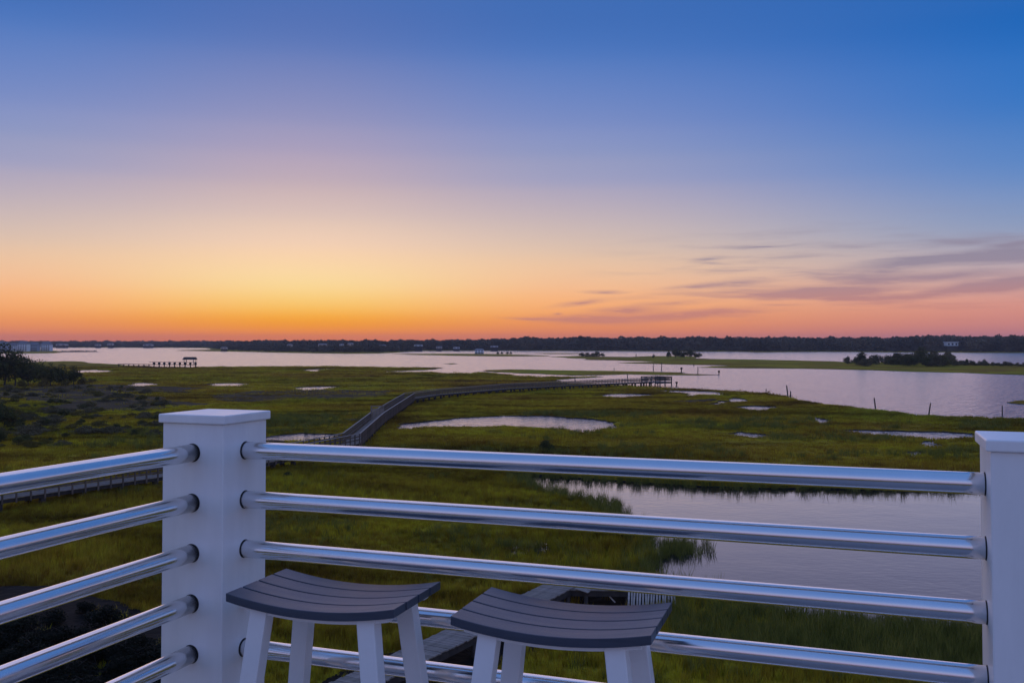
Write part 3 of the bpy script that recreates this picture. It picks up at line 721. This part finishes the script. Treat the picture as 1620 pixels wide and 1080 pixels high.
# ------------------------------------------------------------------ vegetation
def leaf_cloud(name, lumps, n, size, mat, seed=0, flat=.55, core=True):
    """crown made of many small leaf-clump faces on uneven lumps (x,y,z,rx,ry,rz)"""
    r = np.random.default_rng(seed); lumps = np.array(lumps, float)
    wgt = (lumps[:,3]*lumps[:,4]+lumps[:,4]*lumps[:,5]+lumps[:,3]*lumps[:,5]); wgt /= wgt.sum()
    which = r.choice(len(lumps), n, p=wgt); d = r.normal(size=(n,3)); d /= np.linalg.norm(d, axis=1)[:,None]
    rad = r.uniform(.45,1.0,n)**.5*(1+.16*np.sin(d[:,0]*5+which)+.12*np.sin(d[:,2]*7+2*which)+r.normal(0,.08,n))
    c = lumps[which,:3]+d*lumps[which,3:]*rad[:,None]
    nrm = d+r.normal(0,flat,(n,3)); nrm /= np.linalg.norm(nrm,axis=1)[:,None]
    u = np.cross(nrm, r.normal(size=(n,3))); u /= np.linalg.norm(u,axis=1)[:,None]; v = np.cross(nrm,u)
    s = size*r.uniform(.55,1.35,n)[:,None]; a = r.uniform(.5,.9,n)[:,None]
    V = np.stack([c-u*s*.5, c+v*s*a*.5+nrm*s*.08, c+u*s*.5, c-v*s*a*.5+nrm*s*.08], axis=1).reshape(-1,3)
    V[:,2] = np.maximum(V[:,2], .02)
    F = np.arange(4*n).reshape(n,4)
    return fast_mesh(name, V, F, mat)
def random_lumps(seed, w, h, base, k):
    r = random.Random(seed); L = []
    for i in range(k):
        a = r.uniform(0, 2*math.pi); q = math.sqrt(r.random())*.36*w; zz = base+(h-base)*r.uniform(.25,.8)*(1-.35*q/(.36*w+1e-6)); s = r.uniform(.18,.32)
        L.append((q*math.cos(a), q*math.sin(a), zz, w*s, w*s, min(zz*.9, (h-base)*s*.9)))
    L.append((0,0,base+(h-base)*.72,w*.22,w*.22,(h-base)*.28)); return L
def trunk_mesh(name, h, r, seed, limbs=4, spread=.3):
    g = random.Random(seed); m = MB(); p = Vector((0,0,-.25)); pts_ = [p]
    for i in range(4): p = p+Vector((g.uniform(-.06,.06)*h, g.uniform(-.06,.06)*h, h*.2)); pts_.append(p)
    for i, (a, b) in enumerate(zip(pts_, pts_[1:])): m.tube(a, b, r*(1-.18*i), 7, r*(1-.18*(i+1)))
    for i in range(limbs):
        b = pts_[2].lerp(pts_[4], g.random()); a = g.uniform(0,6.28); e = b+Vector((math.cos(a)*spread*h, math.sin(a)*spread*h, h*g.uniform(.15,.3)))
        m.tube(b, b.lerp(e,.5)+UP*h*.03, r*.5, 6, r*.35); m.tube(b.lerp(e,.5)+UP*h*.03, e, r*.35, 6, r*.12)
    me = m.mesh(name); me.materials.append(M['bark']); me.shade_smooth(); return me
def plant_kind(name, w, h, mat, seed, n, size, base=.1, lumps=9, trunk=.07, partname='trunk'):
    return dict(name=name, crown=leaf_cloud('crown', random_lumps(seed, w, h, base, lumps), n, size, mat, seed), trunk=trunk_mesh(partname, h, trunk*h*.35, seed), part=partname)
def plant(k, loc, sc, rz, label, cat, group=None, szy=None):
    r = empty(k['name'], loc, rz); r.scale = (sc, sc, szy or sc)
    link('crown', k['crown'], r); link(k['part'], k['trunk'], r)
    tag(r, label, cat, group); return r
K = {}
for i in range(3):
    K['tree', i] = plant_kind('evergreen_tree', 6.0, 7.0, M['leafdark'], 11+i, 3200, .36, base=1.0, lumps=11)
    K['dark', i] = plant_kind('dark_shrub', 3.2, 2.6, M['leafdark'], 21+i, 1700, .22, base=.1, partname='stem')
    K['grey', i] = plant_kind('grey_shrub', 3.6, 1.3, M['leafgrey'], 31+i, 1500, .20, base=.05, partname='stem')
    K['olive', i] = plant_kind('olive_shrub', 2.6, 1.3, M['leafolive'], 41+i, 1300, .18, base=.05, partname='stem')
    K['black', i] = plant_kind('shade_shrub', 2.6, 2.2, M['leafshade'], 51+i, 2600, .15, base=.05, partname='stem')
random.seed(21)
# wood edge at the left
for (x, y, h) in [(-95,615,55),(-60,613,58),(-22,612,50),(6,611,56),(24,611,46),(44,610,36),(62,611,34),(80,611,30),(98,610,28),(116,609,25),(-10,604,42)]:
    p = at(x, y, 0); hm = h*p.y/FPX
    hm *= 1.25; plant(K['tree', random.randrange(3)], p, hm/7.0*random.uniform(.95,1.05), random.uniform(0,6), 'dense dark evergreen tree in the grove on the marsh edge by the gravelly flat', 'tree', 'trees of the dark grove', hm/7.0)
for (x, y, h) in [(130,608,14),(142,606,9),(70,612,16),(34,613,14),(-15,616,15),(105,611,13),(150,604,6)]:
    p = at(x, y, 0); hm = h*p.y/FPX; plant(K['olive', random.randrange(3)], p, hm/1.3*.6, random.uniform(0,6), 'small brownish shrub at the foot of the dark grove', 'shrub', 'shrubs at the foot of the grove', hm/1.3)
# tall dark bushes at the left edge
for (x, y, h) in [(-60,676,40),(-25,675,36),(4,676,34),(20,676,24),(-5,668,36),(32,674,14)]:
    p = at(x, y, 0); hm = h*p.y/FPX; plant(K['dark', random.randrange(3)], p, hm/2.6, random.uniform(0,6), 'tall dark bush in the dense clump beside the scrub', 'shrub', 'dark bushes in the clump')
# low grey scrub between the grove and the boardwalk
spots = []
for i in range(290):
    x = random.uniform(-90, 262); y = random.uniform(634, 712) if i < 225 else random.uniform(613, 636)
    if y > 690 and x > 110: continue
    if 660 < y < 690 and 90 < x < 130 and random.random() < .6: continue
    spots.append((x, y))
for (x, y) in spots:
    p = at(x, y, 0); kind = random.choices(['grey','olive','dark'], [.40,.42,.18])[0]; s = random.uniform(.35,.95)*(.6 if kind == 'dark' else 1)
    lab = {'grey':'low spreading grey green shrub in the scrub beyond the side rails','olive':'low olive brown shrub in the scrub beyond the side rails','dark':'small dark green shrub in the scrub beyond the side rails'}[kind]
    plant(K[kind, random.randrange(3)], p, s, random.uniform(0,6), lab, 'shrub', kind+' shrubs of the scrub', s*random.uniform(.7,1.0))
# thicket at the foot of the house, its shade put into the leaf colour
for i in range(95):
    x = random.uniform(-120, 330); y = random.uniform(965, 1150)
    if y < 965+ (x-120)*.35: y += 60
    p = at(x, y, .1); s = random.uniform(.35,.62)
    plant(K['black', random.randrange(3)], p, s, random.uniform(0,6), 'dense shrub coloured dark as in shade in the thicket below the side rails', 'shrub', 'thicket below the side rails', s*random.uniform(.5,.85))
for (x, y, s) in [(863,715,.5),(812,752,.55),(300,700,.9),(455,760,.3)]:
    p = at(x, y, 0); plant(K['dark', 1], p, s, x, 'small dark bush alone on the open meadow', 'shrub', 'lone bushes on the meadow')
# bushes on the islands in the bay
random.seed(8)
for i in range(62):
    x = random.uniform(1336, 1505) if i < 48 else random.uniform(1490, 1560); y = random.uniform(574.5, 579.5)
    p = at(x, y, 0); hpx = random.uniform(9, 22)*(1 if x < 1500 else .5); hm = hpx*p.y/FPX
    kk = 'dark' if random.random() < .6 else 'grey'; base = 2.6 if kk == 'dark' else 1.3
    plant(K[kk, random.randrange(3)], p, hm/2.6*random.uniform(.7,1.3), random.uniform(0,6), ('leafy dark bush' if kk == 'dark' else 'grey green bush')+' in the thicket on the island across the water', 'shrub', kk+' island thicket bushes', hm/base)
p = at(1459, 577, 0); plant(K['tree',0], p, 29*p.y/FPX/7*1.3, 1, 'rounded tree standing above the thicket on the island', 'tree', None, 29*p.y/FPX/7)
for (x, h, wd) in [(1058,9,.8),(1069,12,.9),(1077,9,1.1),(1083,10,1),(1092,11,.9),(1100,8,1),(1106,7,1),(1034,5,.8)]:
    p = at(x, 566.5, 0); hm = 1.4*h*p.y/FPX; plant(K['tree', random.randrange(3)], p, hm/7*wd, x, 'small dark tree on the low islet past the pier head', 'tree', 'trees on the low islet', hm/7)
for (x, h) in [(921,6),(929,5.5),(938,5),(945,7),(953,5.5)]:
    p = at(x, 564.5, 0); hm = 1.3*h*p.y/FPX; plant(K['dark', random.randrange(3)], p, hm/2.6*1.2, x, 'low bush on the bare spit before the wooded shore', 'shrub', 'bushes on the spit', hm/2.6)
for x in np.linspace(1510, 1640, 14):
    p = at(x, 577.5+(x-1510)*.02, 0); hm = random.uniform(5,9)*p.y/FPX; plant(K['grey', random.randrange(3)], p, hm/1.8, x, 'low grey bush along the tail of the island', 'shrub', 'bushes along the island tail', hm/1.3)
for x in (788,794,803,808):
    p = at(x, 560.2, 0); hm = 4*p.y/FPX; plant(K['dark', random.randrange(3)], p, hm/2.6*1.1, x, 'tiny dark bush on the sandbar beside the white house', 'shrub', 'bushes on the sandbar', hm/2.6)

# ------------------------------------------------------------------ houses on the far shores
def house(name, px0, px1, ybase, ytop, mat, label, storeys=2, roof='gable', cols=4, group=None, zb=0.0, dist=None):
    b = at((px0+px1)/2, ybase, 0) if dist is None else at_depth((px0+px1)/2, ybase, dist)
    Y = b.y; k = Y/FPX; W = (px1-px0)*k; H = (ybase-ytop)*k; Dp = max(6, W*.6); z0 = b.z if dist is not None else 0
    if name == 'beach_house': W *= .84; H *= 1.08
    root = empty(name, (b.x, Y, 0)); tag(root, label, 'house', group)
    wallh = H*(.68 if roof == 'gable' else .86)
    if z0 > .5: MB().box(-W/2+.4, W/2-.4, .4, Dp-.4, -.5, z0-.02).build('foundation', M['darkwood'], None).parent = root
    wl = MB().box(-W/2, W/2, 0, Dp, z0-(.5 if z0 <= .5 else 0), z0+wallh).build('wall', mat, None); wl.parent = root
    m = MB()
    if roof == 'gable':
        m.add([(-W/2-.5,-.6,z0+wallh),(W/2+.5,-.6,z0+wallh),(W/2+.5,Dp+.6,z0+wallh),(-W/2-.5,Dp+.6,z0+wallh),(-W/2*.72,Dp/2,z0+H),(W/2*.72,Dp/2,z0+H)], [(3,2,1,0),(0,1,5,4),(2,3,4,5),(1,2,5),(3,0,4)])
    else: m.box(-W/2-.6, W/2+.6, -.8, Dp+.6, z0+wallh, z0+H)
    m.build('roof', M['roof'] if name != 'hill_house' else M['housewhite'], None).parent = root
    for s in range(storeys):
        zc_ = z0+wallh*(s+.5)/storeys; hh = wallh/storeys*.26
        for c in range(cols):
            xc = -W/2+W*(c+.5)/cols; ww = W/cols*.22
            MB().box(xc-ww, xc+ww, -.06, .05, zc_-hh, zc_+hh).build('window', M['glass'], wl and None).parent = wl
        if storeys > 1 and s > 0:
            MB().box(-W/2, W/2, -1.6, -.01, z0+wallh*s/storeys-.25, z0+wallh*s/storeys).build('balcony_slab', M['housewhite'], None).parent = root
    return root
house('beach_house', -14, 12, 556.2, 541.5, M['housegrey'], 'blue grey three storey house among the white ones on the point', 3, cols=5)
house('beach_house', 14, 26, 555.8, 543.5, M['housewhite'], 'narrow white house squeezed between wider houses on the point', 3, cols=3)
house('beach_house', 26, 44, 555.8, 540.2, M['housewhite'], 'tallest white house with stacked balconies on the point', 4, cols=4)
house('beach_house', 44, 60, 555.6, 542, M['housegrey'], 'blue grey house with balconies near the tip of the point', 3, cols=4)
house('beach_house', 63, 80, 555.4, 541.2, M['housewhite'], 'white house standing last at the tip of the point by the jetty', 3, cols=4)
house('waterside_house', 751, 765, 559.6, 551.2, M['housewhite'], 'small white gabled house alone on the sandbar', 2, cols=3)
house('boathouse', 727, 741, 553.6, 545.6, M['housegrey'], 'grey flat roofed boathouse of the pair, farther from the small white house', 2, 'flat', 4)
house('boathouse', 742, 756.5, 553.6, 545.2, M['housegrey'], 'grey flat roofed boathouse of the pair, close by the small white house', 2, 'flat', 4)
house('hill_house', 1498, 1516, 547, 540.6, M['housewhite'], 'white flat roofed house showing among the trees of the wooded hill', 1, 'flat', 3, dist=1090)
for (a, b_, y0, y1, mt) in [(454,461,548.5,544,'housetan'),(503,516,548,543,'housetan'),(537,543,546.5,543.5,'housewhite'),(550,558,546.5,542,'housetan'),(600,610,549,545,'housetan'),(655,668,547.5,544.6,'housewhite'),(690,699,551,547.5,'housetan'),(717,727,551.5,548.5,'housewhite'),(776,788,549,546.6,'housewhite'),(88,104,546.5,543.5,'housetan'),(150,158,547,544,'housetan'),(170,178,546,542.5,'housetan'),(226,240,547,544,'housetan'),(349,358,552,548.6,'housetan'),(622,634,553.5,548,'housegrey')]:
    sh = {'housetan':'tan','housewhite':'pale','housegrey':'grey'}[mt]
    house('far_house', a, b_, y0, y1, M[mt], 'tiny '+sh+' house half hidden in the trees of the far shore', 1, cols=2, group=sh+' houses along the far shore', dist=(1110 if a > 340 else 1650))
jy = empty('jetty', at(100,556,0)); tag(jy, 'low dark line of piles running out from the house point', 'jetty')
for x in np.linspace(99,152,22):
    q = at(x, 556.1, -.3); o = MB().box(q.x-.5,q.x+.5,q.y-.5,q.y+.5,-.8,.8+random.uniform(-.3,.4)).build('pile', M['darkwood'], None); o.parent = jy; o.matrix_parent_inverse = Matrix.Translation(-jy.location)

# ------------------------------------------------------------------ scattered masses: far wood and marsh grass
def scatter(name, pts3, scale, rot, variants, kind_label, tilt=None):
    """points instancing one of several small meshes, one geometry-nodes object"""
    me = bpy.data.meshes.new(name); n = len(pts3); me.vertices.add(n); me.vertices.foreach_set('co', np.asarray(pts3, np.float32).ravel())
    for an, arr, ty in (('sc', scale, 'FLOAT_VECTOR'), ('rt', rot, 'FLOAT_VECTOR')):
        a = me.attributes.new(an, ty, 'POINT'); a.data.foreach_set('vector', np.asarray(arr, np.float32).ravel())
    a = me.attributes.new('idx', 'INT', 'POINT'); a.data.foreach_set('value', rng.integers(0, len(variants), n).astype(np.int32))
    o = link(name, me); ng = bpy.data.node_groups.new(name, 'GeometryNodeTree')
    ng.interface.new_socket('Geometry', in_out='INPUT', socket_type='NodeSocketGeometry'); ng.interface.new_socket('Geometry', in_out='OUTPUT', socket_type='NodeSocketGeometry')
    gi = ng.nodes.new('NodeGroupInput'); go = ng.nodes.new('NodeGroupOutput'); iop = ng.nodes.new('GeometryNodeInstanceOnPoints')
    g2i = ng.nodes.new('GeometryNodeGeometryToInstance')
    for v in reversed(variants):
        oi = ng.nodes.new('GeometryNodeObjectInfo'); oi.inputs['Object'].default_value = v; ng.links.new(oi.outputs['Geometry'], g2i.inputs[0])
    def attr(nm, dt):
        a = ng.nodes.new('GeometryNodeInputNamedAttribute'); a.data_type = dt; a.inputs[0].default_value = nm; return a.outputs[0]
    ng.links.new(gi.outputs[0], iop.inputs['Points']); ng.links.new(g2i.outputs[0], iop.inputs['Instance'])
    iop.inputs['Pick Instance'].default_value = True
    ng.links.new(attr('idx','INT'), iop.inputs['Instance Index']); ng.links.new(attr('sc','FLOAT_VECTOR'), iop.inputs['Scale'])
    ng.links.new(attr('rt','FLOAT_VECTOR'), iop.inputs['Rotation']); ng.links.new(iop.outputs[0], go.inputs[0])
    md = o.modifiers.new('scatter', 'NODES'); md.node_group = ng; tag(o, kind_label[0], kind_label[1], kind='stuff'); return o
def variant(name, me):
    """a source mesh kept out of the render; only its copies show"""
    o = bpy.data.objects.new(name, me); return o
# tufts: bunches of bent blades
def tuft(name, blades, spread, h, wd, seed, mat='grass'):
    r = np.random.default_rng(seed); V = []; F = []
    for i in range(blades):
        q = math.sqrt(r.random())*spread; a = r.uniform(0,6.28); x, y = q*math.cos(a), q*math.sin(a); l = h*r.uniform(.6,1.15); b = r.uniform(0,6.28); lean = l*r.uniform(.08,.42)
        t = r.uniform(0,6.28); ux, uy = math.cos(t)*wd, math.sin(t)*wd; n = len(V)
        mx, my = x+math.cos(b)*lean*.35, y+math.sin(b)*lean*.35
        V += [(x-ux,y-uy,-.06),(x+ux,y+uy,-.06),(mx+ux*.8,my+uy*.8,l*.55),(mx-ux*.8,my-uy*.8,l*.55),(x+math.cos(b)*lean,y+math.sin(b)*lean,l)]
        F += [(n,n+1,n+2,n+3),(n+3,n+2,n+4)]
    me = bpy.data.meshes.new(name); me.from_pydata(V, [], F); me.materials.append(M[mat]); me.update(); return me
near_v = [variant('grass_tuft', tuft('grass_tuft', 26, .20, .42, .008, 60+i)) for i in range(4)]
mid_v = [variant('grass_tuft', tuft('grass_tuft', 34, .55, .32, .020, 70+i)) for i in range(4)]
far_v = [variant('grass_tuft', tuft('grass_tuft', 40, 1.7, .26, .055, 80+i)) for i in range(4)]
reed_v = [variant('reed_tuft', tuft('reed_tuft', 20, .22, .95, .010, 90+i, 'reed')) for i in range(4)]
def sample(n, r0, r1, a0=-34, a1=34):
    t = np.radians(rng.uniform(a0, a1, n)); r = np.sqrt(rng.uniform(r0*r0, r1*r1, n)); X = r*np.sin(t); Y = r*np.cos(t)
    ok = inside(main, X, Y)
    for h in ponds.values(): ok &= ~inside(h, X, Y)
    for h in MUD: ok &= ~(inside(h, X, Y) & (rng.random(n) > .30))
    for h in (dark, dark2): ok &= ~(inside(h, X, Y) & (rng.random(n) > .05))
    return X[ok], Y[ok]
def field(n, r0, r1, smin, smax):
    X, Y = sample(n, r0, r1); k = len(X)
    hv = np.array([.75+.85*mnoise.noise((x*.09, y*.09, 4.0)) for x, y in zip(X, Y)])
    s = rng.uniform(smin, smax, k); S = np.stack([s, s, s*np.clip(hv, .35, 1.5)], 1)
    R = np.stack([rng.normal(0,.08,k), rng.normal(0,.08,k), rng.uniform(0,6.28,k)], 1)
    return np.stack([X, Y, np.zeros(k)], 1), S, R
lab = ('green and brown cordgrass covering the marsh meadow', 'grass')
a = field(52000, 20, 85, .8, 1.3); scatter('marsh_grass', *a, near_v, lab)
a = field(56000, 80, 210, .8, 1.3); scatter('marsh_grass', *a, mid_v, lab)
a = field(42000, 200, 460, .8, 1.3); scatter('marsh_grass', *a, far_v, lab)
Xc, Yc = sample(16000, 24, 150)
keep = np.array([mnoise.noise((x*.045, y*.09, 9.0))+.5*mnoise.noise((x*.22, y*.3, 2.0)) > .16 for x, y in zip(Xc, Yc)]); Xc = Xc[keep]; Yc = Yc[keep]; kc = len(Xc)
sc_ = rng.uniform(.45,.8,kc)*(1+np.maximum(0, Yc-60)/90)
scatter('marsh_grass', np.stack([Xc,Yc,np.zeros(kc)],1), np.stack([sc_*1.5,sc_*1.5,np.minimum(sc_,.75)],1), np.stack([rng.normal(0,.1,kc),rng.normal(0,.1,kc),rng.uniform(0,6.28,kc)],1), reed_v, lab)
# taller reeds along the near pond and standing in its shallows
ring_pts = []
pp = ponds[0]; rr = random.Random(4)
for i, p in enumerate(pp):
    q = pp[(i+1) % len(pp)]; d = q-p; l = d.length
    if p.y > 110 or abs(p.x) > 60: continue
    nrm = Vector((d.y, -d.x)).normalized() if l > 0 else Vector((0,0))
    for k in range(int(l*9)+1):
        t = rr.random(); o = rr.gauss(0,.55); c = p.lerp(q, t)+nrm*o; ring_pts.append((c.x, c.y, -.1))
for i in range(150):
    p = at(rr.gauss(1074,20), rr.gauss(876,6)+ (rr.random()-.5)*8, -.3); ring_pts.append((p.x, p.y, -.35))
for i in range(40):
    p = at(rr.uniform(965,985), rr.uniform(800,812), -.3); ring_pts.append((p.x,p.y,-.35))
for i in range(1500):   # thick stand on the pond's lower shore
    x = rr.uniform(1060,1640); y = 950+ (x-1060)*.105 + rr.uniform(4,85); p = at(x, y, 0); ring_pts.append((p.x,p.y,-.05))
n = len(ring_pts); s = rng.uniform(.6,1.15,n)
scatter('pond_reeds', np.array(ring_pts), np.stack([s,s,s*rng.uniform(.6,1.1,n)],1), np.stack([rng.normal(0,.07,n),rng.normal(0,.07,n),rng.uniform(0,6.28,n)],1), reed_v, ('tall green reeds fringing the near pond', 'reeds'))
# far wood: thousands of crowns reading as one dark mass
wood_v = []
for i in range(4):
    r = random.Random(100+i); lumps = [(r.uniform(-.25,.25), r.uniform(-.25,.25), r.uniform(.35,.85), .28, .28, .2) for _ in range(6)]+[(0,0,.45,.4,.4,.42)]
    wood_v.append(variant('tree_crown', leaf_cloud('tree_crown', lumps, 420, .13, M['wood_far'], 100+i)))
TP = []; TS = []
far_x = [p[0] for p in far_px]; far_y = [p[1] for p in far_px]
shore_line = [(-900,549.5),(330,549.9),(345,553),(400,555.6),(500,557.6),(600,557.6),(640,556),(660,554.4),(860,554.5),(960,554.7),(1160,555.6),(1200,556.4),(1300,555.8),(1400,556.4),(1620,557.4),(2300,560)]
top_line = [(-900,539),(100,538.5),(300,538.5),(450,537.6),(600,537.5),(720,537),(800,536),(830,534.4),(900,534.2),(1000,533.5),(1150,533.2),(1280,533.8),(1400,533.4),(1450,531.4),(1500,530),(1560,532),(1620,533),(2300,533)]
rr = random.Random(9)
for i in range(9000):
    x = rr.uniform(-330, 1950); ys = np.interp(x, *zip(*shore_line)); yt = np.interp(x, *zip(*top_line))
    d0 = at(x, ys, 0).y; t = rr.random(); depth = d0*1.015+ (t**1.5)*d0*.75+4
    front = t < .06
    hmax = CAMZ + (540-yt)*depth/FPX if not front else rr.uniform(3, 7)
    if x < 640 and t < .5: hmax = min(hmax, rr.uniform(4, 9))          # low scrub and gardens before the wood
    h = max(2.5, hmax*rr.uniform(.70,1.0)*(1+.20*mnoise.noise((x*.02,depth*.004,0))+.16*mnoise.noise((x*.11,0,3.0)))); h = min(h, 26)
    if 1480 < x < 1532 and depth < 1130: h = min(h, 3.5)
    q = at_depth(x, 541, depth); TP.append((q.x, depth, -.3)); wv_ = min(h, 15)*rr.uniform(.7,1.7)
    TS.append((wv_, wv_, h))
n = len(TP); scatter('far_woodland', np.array(TP), np.array(TS), np.stack([np.zeros(n),np.zeros(n),rng.uniform(0,6.28,n)],1), wood_v, ('dark wooded far shore seen as one mass across the bay', 'woodland'))

# ------------------------------------------------------------------ evening air over the bay
hm = bpy.data.materials.new('evening_haze'); hm.use_nodes = True; hn_ = hm.node_tree; hn_.nodes.remove(hn_.nodes['Principled BSDF'])
pv = hn_.nodes.new('ShaderNodeVolumePrincipled'); pv.inputs['Density'].default_value = .00011; pv.inputs['Color'].default_value = (.86,.84,.90,1); pv.inputs['Anisotropy'].default_value = .2
hn_.links.new(pv.outputs[0], hn_.nodes['Material Output'].inputs['Volume'])
hz = MB().box(-5200, 5200, -450, 4200, -2.2, 36).build('haze', hm); tag(hz, 'thin evening haze over the bay and marsh', 'haze', kind='stuff')
